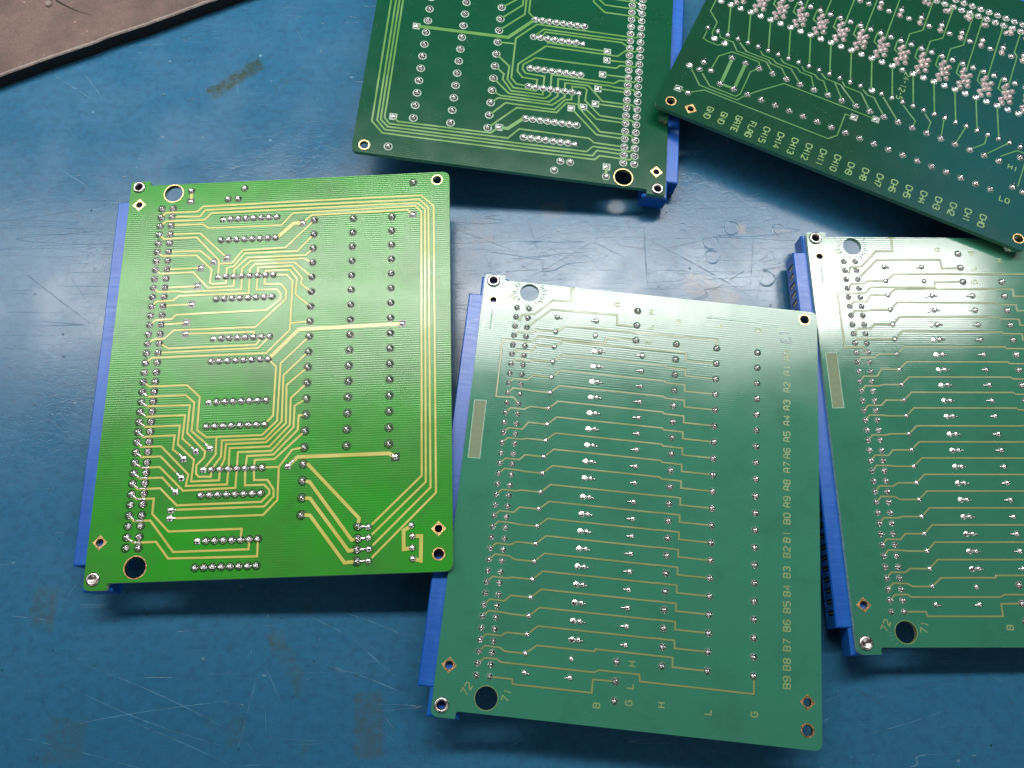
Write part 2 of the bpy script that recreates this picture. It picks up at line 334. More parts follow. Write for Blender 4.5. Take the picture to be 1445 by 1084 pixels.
# ------------------------------------------------------------------ geometry helpers (all input in mm)
class MB:
    """mesh buffer"""
    def __init__(self): self.v = []; self.f = []; self.m = []; self.s = []
    def verts(self, vs):
        b = len(self.v); self.v += [(x * MM, y * MM, z * MM) for x, y, z in vs]; return b
    def face(self, idx, mat=0, smooth=False): self.f.append(idx); self.m.append(mat); self.s.append(smooth)
    def box(self, x0, x1, y0, y1, z0, z1, mat=0, bev=0.0):
        if bev <= 0:
            b = self.verts([(x0,y0,z0),(x1,y0,z0),(x1,y1,z0),(x0,y1,z0),(x0,y0,z1),(x1,y0,z1),(x1,y1,z1),(x0,y1,z1)])
            for q in ((3,2,1,0),(4,5,6,7),(0,1,5,4),(1,2,6,5),(2,3,7,6),(3,0,4,7)): self.face([b+i for i in q], mat)
        else:
            e = bev
            r0 = [(x0+e,y0+e,z0),(x1-e,y0+e,z0),(x1-e,y1-e,z0),(x0+e,y1-e,z0)]
            r1 = [(x0,y0,z0+e),(x1,y0,z0+e),(x1,y1,z0+e),(x0,y1,z0+e)]
            r2 = [(x0,y0,z1-e),(x1,y0,z1-e),(x1,y1,z1-e),(x0,y1,z1-e)]
            r3 = [(x0+e,y0+e,z1),(x1-e,y0+e,z1),(x1-e,y1-e,z1),(x0+e,y1-e,z1)]
            b = self.verts(r0 + r1 + r2 + r3)
            self.face([b+3,b+2,b+1,b], mat); self.face([b+12,b+13,b+14,b+15], mat)
            for k in range(3):
                for i in range(4):
                    j = (i + 1) % 4
                    self.face([b+4*k+i, b+4*k+j, b+4*k+4+j, b+4*k+4+i], mat)
    def lathe(self, prof, cx=0, cy=0, seg=16, mat=0, jit=0.0, close=True, smooth=True, mats=None, rot=0.0):
        """prof = [(r, z)] from outside to inside"""
        base = None; rings = []
        for r, z in prof:
            if r <= 1e-6: rings.append([self.verts([(cx, cy, z)])]); continue
            vs = []
            for i in range(seg):
                a = 2 * math.pi * i / seg + rot
                rr = r * (1 + random.uniform(-jit, jit))
                vs.append((cx + rr * math.cos(a), cy + rr * math.sin(a), z * (1 + random.uniform(-jit, jit))))
            b = self.verts(vs); rings.append([b + i for i in range(seg)])
        for k in range(len(rings) - 1):
            A, B = rings[k], rings[k + 1]; mm = mats[k] if mats else mat
            for i in range(seg):
                j = (i + 1) % seg
                if len(B) == 1: self.face([A[i], A[j], B[0]], mm, smooth)
                else: self.face([A[i], A[j], B[j], B[i]], mm, smooth)
    def blob(self, x0, y0, x1, y1, r0, r1, z, mat=0):
        """a solder bridge or lead: tapered half tube from (x0,y0) to (x1,y1)"""
        dx, dy = x1 - x0, y1 - y0; L = math.hypot(dx, dy) or 1; nx, ny = -dy / L, dx / L
        secs = []
        for t in (0, .25, .5, .75, 1):
            r = r0 + (r1 - r0) * t; cx, cy = x0 + dx * t, y0 + dy * t
            vs = []
            for k in range(7):
                a = math.pi * k / 6
                vs.append((cx + nx * r * math.cos(a), cy + ny * r * math.cos(a), z + r * math.sin(a)))
            secs.append(self.verts(vs))
        for s in range(4):
            for k in range(6): self.face([secs[s]+k, secs[s+1]+k, secs[s+1]+k+1, secs[s]+k+1], mat, True)
        self.face([secs[0] + k for k in range(7)], mat); self.face([secs[4] + 6 - k for k in range(7)], mat)
    def ribbon(self, pts, w, z, mat=0, bev=0.10, flank=0):
        """raised flat trace with mitred corners; pts in board coordinates (y down)"""
        P = [Vector((x, -y)) for x, y in pts]
        Q = [P[0]]
        for p in P[1:]:
            if (p - Q[-1]).length > 0.05: Q.append(p)
        if len(Q) < 2: return
        rows = []
        for i, p in enumerate(Q):
            if i == 0: d = (Q[1] - p).normalized(); m = Vector((-d.y, d.x)); k = 1
            elif i == len(Q) - 1: d = (p - Q[i-1]).normalized(); m = Vector((-d.y, d.x)); k = 1
            else:
                a = (p - Q[i-1]).normalized(); c = (Q[i+1] - p).normalized()
                n1 = Vector((-a.y, a.x)); n2 = Vector((-c.y, c.x)); m = (n1 + n2)
                if m.length < 0.3: m = n1
                m.normalize(); k = min(1.6, 1 / max(0.4, m.dot(n1)))
            o = m * k
            r = []
            for s, zz in ((-(w/2 + bev), 0.0), (-w/2, z), (w/2, z), (w/2 + bev, 0.0)):
                q = p + o * s; r.append((q.x, q.y, zz))
            rows.append(self.verts(r))
        for i in range(len(rows) - 1):
            a, b = rows[i], rows[i+1]
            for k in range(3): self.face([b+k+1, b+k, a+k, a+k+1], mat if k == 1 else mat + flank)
        self.face([rows[0] + k for k in range(4)], mat); self.face([rows[-1] + k for k in (3, 2, 1, 0)], mat)
    def merge(self, other, x, y, rot=0.0, z=0.0):
        c, s = math.cos(rot), math.sin(rot); b = len(self.v)
        self.v += [(vx*c - vy*s + x*MM, vx*s + vy*c + y*MM, vz + z*MM) for vx, vy, vz in other.v]
        self.f += [[i + b for i in f] for f in other.f]; self.m += other.m; self.s += other.s
    def mesh(self, name, mats):
        me = bpy.data.meshes.new(name)
        me.from_pydata(self.v, [], self.f)
        for m in mats: me.materials.append(m)
        me.polygons.foreach_set('material_index', self.m)
        me.polygons.foreach_set('use_smooth', self.s)
        me.update()
        return me
    def build(self, name, mats, parent=None, **props):
        return place(name, self.mesh(name, mats), parent, **props)

def place(name, me, parent=None, loc=(0, 0, 0), rot=0.0, **props):
    o = bpy.data.objects.new(name, me)
    COL.objects.link(o)
    if parent is not None: o.parent = parent
    o.location = loc; o.rotation_euler = (0, 0, rot)
    for k, v in props.items(): o[k] = v
    return o

def curve_plate(loops, thick, name):
    """flat plate with holes: filled 2D curve turned into a mesh; loops = lists of (x, y) in mm, top at z=0"""
    cu = bpy.data.curves.new(name, 'CURVE'); cu.dimensions = '2D'; cu.fill_mode = 'BOTH'
    cu.extrude = thick / 2 * MM; cu.bevel_depth = 0.0
    for lp in loops:
        s = cu.splines.new('POLY'); s.points.add(len(lp) - 1); s.use_cyclic_u = True
        for p, (x, y) in zip(s.points, lp): p.co = (x * MM, y * MM, 0, 1)
    tmp = bpy.data.objects.new(name, cu)
    COL.objects.link(tmp)
    dg = bpy.context.evaluated_depsgraph_get(); dg.update()
    me = bpy.data.meshes.new_from_object(tmp.evaluated_get(dg))
    bpy.data.objects.remove(tmp)
    me.transform(Matrix.Translation((0, 0, -thick / 2 * MM)))
    me.name = name
    return me

def circle(cx, cy, r, n=28): return [(cx + r * math.cos(2*math.pi*i/n), cy + r * math.sin(2*math.pi*i/n)) for i in range(n)]

def rounded(pts, radii, seg=6):
    out = []
    N = len(pts)
    for i, (p, r) in enumerate(zip(pts, radii)):
        p = Vector(p); a = Vector(pts[i-1]); b = Vector(pts[(i+1) % N])
        if r <= 0: out.append((p.x, p.y)); continue
        u = (a - p).normalized(); v = (b - p).normalized()
        p0, p1 = p + u * r, p + v * r
        for k in range(seg + 1):
            t = k / seg
            q = p0 * (1-t)**2 + p * 2*t*(1-t) + p1 * t*t
            out.append((q.x, q.y))
    return out

# ------------------------------------------------------------------ stroke lettering
GL = {
 'A': [[(0,0),(0,4),(1,6),(3,6),(4,4),(4,0)],[(0,2.6),(4,2.6)]], 'B': [[(0,0),(0,6),(3,6),(4,5),(4,4),(3,3.1),(0,3.1)],[(3,3.1),(4,2.2),(4,1),(3,0),(0,0)]],
 'C': [[(4,5),(3,6),(1,6),(0,5),(0,1),(1,0),(3,0),(4,1)]], 'D': [[(0,0),(0,6),(2.6,6),(4,4.6),(4,1.4),(2.6,0),(0,0)]],
 'E': [[(4,6),(0,6),(0,0),(4,0)],[(0,3),(3,3)]], 'F': [[(4,6),(0,6),(0,0)],[(0,3),(3,3)]],
 'G': [[(4,5),(3,6),(1,6),(0,5),(0,1),(1,0),(3,0),(4,1),(4,3),(2.2,3)]], 'H': [[(0,0),(0,6)],[(4,0),(4,6)],[(0,3),(4,3)]],
 'I': [[(2,0),(2,6)]], 'L': [[(0,6),(0,0),(4,0)]], 'N': [[(0,0),(0,6),(4,0),(4,6)]], 'O': [[(1,0),(0,1),(0,5),(1,6),(3,6),(4,5),(4,1),(3,0),(1,0)]],
 'T': [[(0,6),(4,6)],[(2,6),(2,0)]], '-': [[(0.6,3),(3.4,3)]],
 '0': [[(1,0),(0,1),(0,5),(1,6),(3,6),(4,5),(4,1),(3,0),(1,0)]], '1': [[(1.6,5),(2.4,6),(2.4,0)]],
 '2': [[(0,5),(1,6),(3,6),(4,5),(4,3.8),(0,0.6),(0,0),(4,0)]], '3': [[(0,5.2),(1,6),(3,6),(4,5),(4,4),(3,3.1),(1.6,3.1)],[(3,3.1),(4,2.2),(4,1),(3,0),(1,0),(0,.9)]],
 '4': [[(3,0),(3,6),(0,2),(4,2)]], '5': [[(4,6),(0,6),(0,3.5),(3,3.5),(4,2.6),(4,1),(3,0),(0,0)]],
 '6': [[(4,5.4),(3,6),(1,6),(0,5),(0,1),(1,0),(3,0),(4,1),(4,2.4),(3,3.3),(0,3.3)]], '7': [[(0,6),(4,6),(1.4,0)]],
 '8': [[(1,3.1),(0,4),(0,5),(1,6),(3,6),(4,5),(4,4),(3,3.1),(1,3.1),(0,2.2),(0,1),(1,0),(3,0),(4,1),(4,2.2),(3,3.1)]],
 '9': [[(0,.6),(1,0),(3,0),(4,1),(4,5),(3,6),(1,6),(0,5),(0,3.7),(1,2.8),(4,2.8)]],
}
def lettering(mb, s, x, y, size, rot, w=0.26, z=0.05, gap=1.9, mat=0):
    """centre (x, y) in board coordinates (y down); rot 0 reads towards +x, rot 90 reads towards -y"""
    u = size / 6.0; adv = (4 + gap) * u; total = adv * len(s) - gap * u
    c, sn = math.cos(math.radians(rot)), math.sin(math.radians(rot))
    for i, ch in enumerate(s):
        for k, st in enumerate(GL.get(ch, [])):
            pts = []
            for gx, gy in st:
                lx = i * adv + gx * u - total / 2; ly = gy * u - size / 2
                X = lx * c - ly * sn; Y = lx * sn + ly * c
                pts.append((x + X, y - Y))
            mb.ribbon(pts, w, z + 0.004 * ((k + i) % 3), mat, 0.04)

# ------------------------------------------------------------------ solder joint prototypes (slot 0 solder, slot 1 mask opening)
def joint_round(r=0.95, h=0.62, ring=1.2, pin=0.30, ph=1.1, tip=(0, 0), dish=False):
    r, ring, h = r * 1.09, ring * 1.06, h * 1.1
    b = MB()
    if ring > r: b.lathe([(ring, 0.004), (ring - 0.03, 0.014), (r * 0.97, 0.014)], seg=18, mat=1, smooth=False)
    if dish:
        prof = [(r, 0.01), (r * .93, .22), (r * .72, .40), (r * .50, .34), (r * .34, .10), (0, .04)]
    elif pin > 0:
        prof = [(r, 0.01), (r * .95, .12 * h + .05), (r * .80, .50 * h), (r * .60, .80 * h), (max(pin * 1.15, r * .4), h), (pin, h * 1.12), (pin * .95, ph * .96), (pin * .6, ph), (0, ph * 1.01)]
    else:
        prof = [(r, 0.01), (r * .96, .2 * h + .05), (r * .84, .55 * h), (r * .62, .82 * h), (r * .35, .96 * h), (0, h)]
    n0 = len(b.v)
    b.lathe(prof, seg=16, jit=0.022)
    if pin > 0 and tip != (0, 0):
        for i in range(n0, len(b.v)):
            x, y, z = b.v[i]
            if z > h * 1.02 * MM: b.v[i] = (x + tip[0] * MM, y + tip[1] * MM, z)
    return b
def joint_lead(r=0.85, L=1.7, lw=0.26, rise=0.5, ring=1.0, side=1):
    b = joint_round(r, 0.62, ring, 0, 0)
    b.blob(0.1 * side, 0, side * L, 0, lw * 1.25, lw * .8, 0.16)
    return b
def joint_flat(r=0.85):
    b = MB(); b.lathe([(r, 0.0), (r * .97, .05), (r * .7, .11), (0, .13)], seg=18, jit=0.015); return b
def joint_square(s=0.95, ring=1.2):
    b = MB()
    if ring: b.box(-ring, ring, -ring, ring, 0.002, 0.012, 1)
    vs = []
    for k, (e, z) in enumerate([(s, .01), (s * .92, .16), (s * .6, .42), (s * .2, .55)]):
        for x, y in ((-1, -1), (1, -1), (1, 1), (-1, 1)):
            vs.append((x * e + random.uniform(-.06, .06), y * e + random.uniform(-.06, .06), z))
    q = b.verts(vs)
    for k in range(3):
        for i in range(4):
            j = (i + 1) % 4
            b.face([q+4*k+i, q+4*k+j, q+4*k+4+j, q+4*k+4+i], 0, True)
    b.face([q+12, q+13, q+14, q+15], 0, True)
    return b
def variants(fn, n=4): return [fn() for _ in range(n)]
PROTO = {
 'pin':   variants(lambda: joint_round(1.0, .66, 1.30, .27, 1.1, (random.uniform(-.18, .05), random.uniform(-.1, .1)))),
 'pinb':  variants(lambda: joint_round(.88, .62, .98, .27, 1.15, (random.uniform(-.12, .08), random.uniform(-.1, .1)))),
 'dip':   variants(lambda: joint_round(1.02, .74, 1.27, .20, .92, (random.uniform(-.1, .1), random.uniform(-.1, .1)))),
 'relay': variants(lambda: joint_round(1.08, .80, 1.40, .30, 1.05, (random.uniform(-.1, .1), random.uniform(-.1, .1)))),
 'relayb': variants(lambda: joint_round(1.05, .72, 1.14, .30, 1.05, (random.uniform(-.15, .15), random.uniform(-.15, .15)))),
 'dome':  variants(lambda: joint_round(.92, .60, 1.05, 0, 0)),
 'domeb': variants(lambda: joint_round(.74, .52, .84, 0, 0)),
 'small': variants(lambda: joint_round(.86, .62, .98, .22, .9)),
 'dish':  variants(lambda: joint_round(1.0, .5, 1.16, 0, 0, dish=True)),
 'lead':  variants(lambda: joint_lead(.84, 2.0, .26, ring=.92)),
 'leads': variants(lambda: joint_lead(.80, 1.6, .27, ring=.86)),
 'leadc': variants(lambda: joint_lead(.95, 1.9, .30, ring=1.05)),
 'flat':  variants(lambda: joint_flat(.92)),
 'square': variants(lambda: joint_square(.82, 1.3)),
 'squareb': variants(lambda: joint_square(.95, 0)),
}
MESHES = {}
def joint_mesh(kind, k, look, dull):
    key = (kind, k, look, dull)
    if key not in MESHES:
        mat0 = M['tin'] if kind == 'flat' else (M['solder_dull'] if dull else M['solder'])
        MESHES[key] = PROTO[kind][k].mesh("solder_joint", [mat0, M['ring_' + look]])
    return MESHES[key]

def put_joints(root, look, joints, limit=100):
    """joints = [(kind, x, y, rot_deg, rank)] ; the `limit` with the best rank become parts, the rest one part of kind stuff"""
    joints = sorted(joints, key=lambda j: -j[4])
    rest = {False: MB(), True: MB()}
    for q, (kind, x, y, rot, rank) in enumerate(joints):
        k = random.randrange(len(PROTO[kind])); a = math.radians(rot)
        if rot == 0 and kind not in ('lead', 'leads', 'leadc', 'square', 'squareb'): a = random.uniform(0, 0.5)
        if q < limit:
            place("solder_joint", joint_mesh(kind, k, look, kind == 'small'), root, (x * MM, -y * MM, 0), a)
        else:
            rest[kind == 'small'].merge(PROTO[kind][k], x, -y, a)
    if rest[False].f or rest[True].f:
        both = MB(); both.merge(rest[False], 0, 0)
        nb = len(both.f); both.merge(rest[True], 0, 0)
        both.m = [m if i < nb or m == 1 else 2 for i, m in enumerate(both.m)]
        both.build("solder_joints", [M['solder'], M['ring_' + look], M['solder_dull']], root, kind="stuff")

# ------------------------------------------------------------------ common board blank, eyelets, pads and connector
RING_T, RING_B, DIA_B = (91.0, -6.07), (91.0, 116.0), (91.0, 108.74)
RIV_T, RIV_B, DIA_L1, DIA_L2 = (-8.4, -8.5), (-8.5, 119.7), (-7.75, -1.86), (-7.75, 109.2)
BIG_T, BIG_B = (3.45, -5.6), (3.4, 116.75)
THICK = 1.6
def blank(root, look, bottom_right_diamond=True, extra_holes=()):
    out = [(-11.2, -10.7), (-4.8, -10.7), (-4.8, -9.0), (95.0, -9.0), (95.0, 120.9), (-4.4, 120.9), (-4.4, 122.9), (-11.2, 122.9)]
    rad = [1.2, .3, .5, 2.4, 2.4, .8, .3, 2.2]
    loops = [[(x, -y) for x, y in rounded(out, rad)]]
    for (x, y), r in ((RING_T, 1.5), (RING_B, 1.5), (DIA_B, 1.2), (RIV_T, 1.3), (RIV_B, 1.3), (DIA_L1, 1.15), (DIA_L2, 1.15), (BIG_T, 3.05), (BIG_B, 3.1)):
        loops.append(circle(x, -y, r))
    me = curve_plate(loops, THICK, "substrate")
    me.materials.clear(); me.materials.append(M['mask_' + look]); me.materials.append(M['edge_' + look])
    for p in me.polygons:
        p.use_smooth = False
        p.material_index = 0 if abs(p.normal.z) > 0.7 else 1
    return place("substrate", me, root)

def ring_part(root, name, x, y, ro, ri, mat, h=0.1, depth=1.5, seg=28):
    b = MB()
    b.lathe([(ro, 0.0), (ro - .08, h), (ri + .06, h), (ri, h - .06), (ri, -depth)], seg=seg, smooth=False)
    return b_place(b, name, x, y, mat, root)
def b_place(b, name, x, y, mat, root):
    return place(name, b.mesh(name, [mat]), root, (x * MM, -y * MM, 0))
def diamond_part(root, x, y, half=1.75, r=1.12):
    b = MB(); n = 24; outer = []; inner = []
    for i in range(n):
        a = 2 * math.pi * i / n
        c, s = math.cos(a), math.sin(a); k = 1.25 * half / (abs(c) + abs(s))
        outer.append((k * c, k * s)); inner.append((r * c, r * s))
    q = b.verts([(x_, y_, 0.06) for x_, y_ in outer] + [(x_, y_, 0.06) for x_, y_ in inner] + [(x_, y_, 0) for x_, y_ in outer] + [(x_, y_, -1.5) for x_, y_ in inner])
    for i in range(n):
        j = (i + 1) % n
        b.face([q+i, q+j, q+n+j, q+n+i]); b.face([q+2*n+i, q+2*n+j, q+j, q+i]); b.face([q+n+i, q+n+j, q+3*n+j, q+3*n+i])
    return b_place(b, "diamond_pad", x, y, M['gold'], root)
def eyelet(root, x, y, filled=False):
    b = MB()
    if filled: prof = [(2.05, 0.0), (2.05, .25), (1.75, .55), (1.25, .62), (.85, .35), (.5, .22), (0, .2)]
    else: prof = [(2.05, 0.0), (2.08, .25), (1.85, .55), (1.5, .62), (1.25, .45), (1.12, .1), (1.08, -.3), (1.05, -2.2), (0, -2.4)]
    b.lathe(prof, seg=28, mats=[0] * 6 if filled else [0, 0, 0, 0, 0, 1, 1, 1])
    return place("eyelet", b.mesh("eyelet", [M['steel'], M['throat']]), root, (x * MM, -y * MM, 0))

def hardware(root, look, gold_big=True, filled=(False, True), right=True):
    eyelet(root, *RIV_T, filled=filled[0]); eyelet(root, *RIV_B, filled=filled[1])
    diamond_part(root, *DIA_L1); diamond_part(root, *DIA_L2)
    if right:
        ring_part(root, "mounting_ring", *RING_T, 1.95, 1.46, M['gold'])
        ring_part(root, "mounting_ring", *RING_B, 1.95, 1.46, M['gold'])
        diamond_part(root, *DIA_B)
    if gold_big:
        ring_part(root, "hole_ring", *BIG_T, 3.4, 3.02, M['gold'], 0.07)
        ring_part(root, "hole_ring", *BIG_B, 3.45, 3.05, M['gold'], 0.07)

def connector(root, contacts=False, ZB=-9.3):
    X0, X1, Y0, Y1, ZT = -15.8, -1.5, -4.2, 115.4, -THICK - .03
    b = MB()
    b.box(-14.2, X1, -(Y1 - .2), -(Y0 + .2), ZB, ZT - 1.0, 0)                       # core
    b.box(X0, X1, -Y1, -Y0, ZT - 1.5, ZT, 0, .35)                            # top lip
    b.box(X0, -14.19, -Y1, -Y0, ZB, ZB + 1.3, 0, .3)                            # bottom lip
    ys = [Y0] + [i * 3.175 for i in range(36)] + [Y1]
    for i in range(37):
        a = Y0 if i == 0 else (i - 1) * 3.175 + .75
        c = Y1 if i == 36 else i * 3.175 - .75
        b.box(X0 + .02, -14.2, -c, -a, ZB + 1.25, ZT - 1.45, 0)
    b.box(-12.3, -3.6, -123.0, 10.7, ZB + .3, ZT - .25, 0, .5)             # mounting flange with ears
    b.box(-11.2, -4.6, -120.9, -115.3, ZB, ZB + 1.2, 0, .3); b.box(-11.2, -4.6, 4.1, 8.7, ZB, ZB + 1.2, 0, .3)
    o = b.build("edge_connector", [M['blue']], root)
    if contacts:
        c = MB()
        c.box(-15.75, -14.3, -.22, .22, -3.45, -3.15, 0); c.box(-15.6, -15.0, -.22, .22, -7.6, -3.4, 0, .08)
        me = c.mesh("contact", [M['contact']])
        for i in range(36): place("contact", me, o, (0, -i * 3.175 * MM, 0))
    return o

def board(name, label, look, mat3, loc, group=None):
    e = bpy.data.objects.new(name, None)
    e.empty_display_size = 0.02
    COL.objects.link(e)
    m = Matrix(mat3).to_4x4()
    e.matrix_world = Matrix.Translation((loc[0] * MM, loc[1] * MM, (loc[2] + CAM_H) * MM)) @ m
    e['label'] = label; e['category'] = "circuit board"
    if group: e['group'] = group
    return e

def relays(root, spots):
    """tall parts on the hidden face: what the board stands on"""
    bpy.context.view_layer.update()
    for x, y, w, d in spots:
        hs = []
        for sx in (-1, 1):
            for sy in (-1, 1):
                p = root.matrix_world @ Vector(((x + sx * w / 2) * MM, -(y + sy * d / 2) * MM, 0)); hs.append(p.z / MM)
        h = (min(hs)) * 0.997 - 0.05
        b = MB(); b.box(x - w/2, x + w/2, -y - d/2, -y + d/2, -h, -THICK - .02, 0, .4)
        b.build("relay", [M['relay']], root)

def in_view(root, x, y):
    p = root.matrix_world @ Vector((x * MM, -y * MM, 0))
    q = cam.matrix_world.inverted() @ p
    u = q.x / -q.z * 31.25 / 18.0; v = q.y / -q.z * 31.25 / 13.5
    return (-q.z if abs(u) < 1.01 and abs(v) < 1.01 else None)
SIZE = {'relay': 1.24, 'relayb': 1.08, 'leadc': 1.5, 'lead': 1.4, 'leads': 1.2, 'square': 1.15, 'squareb': .95, 'dip': 1.14, 'pin': 1.0, 'pinb': .93,
        'dish': 1.16, 'dome': 1.05, 'domeb': .84, 'small': .7, 'flat': .8}
def ranked(root, js):
    out = []
    for kind, x, y, rot in js:
        d = in_view(root, x, y)
        out.append((kind, x, y, rot, -1.0 if d is None else SIZE[kind] / d))
    return out
def cut_parts(js): return js

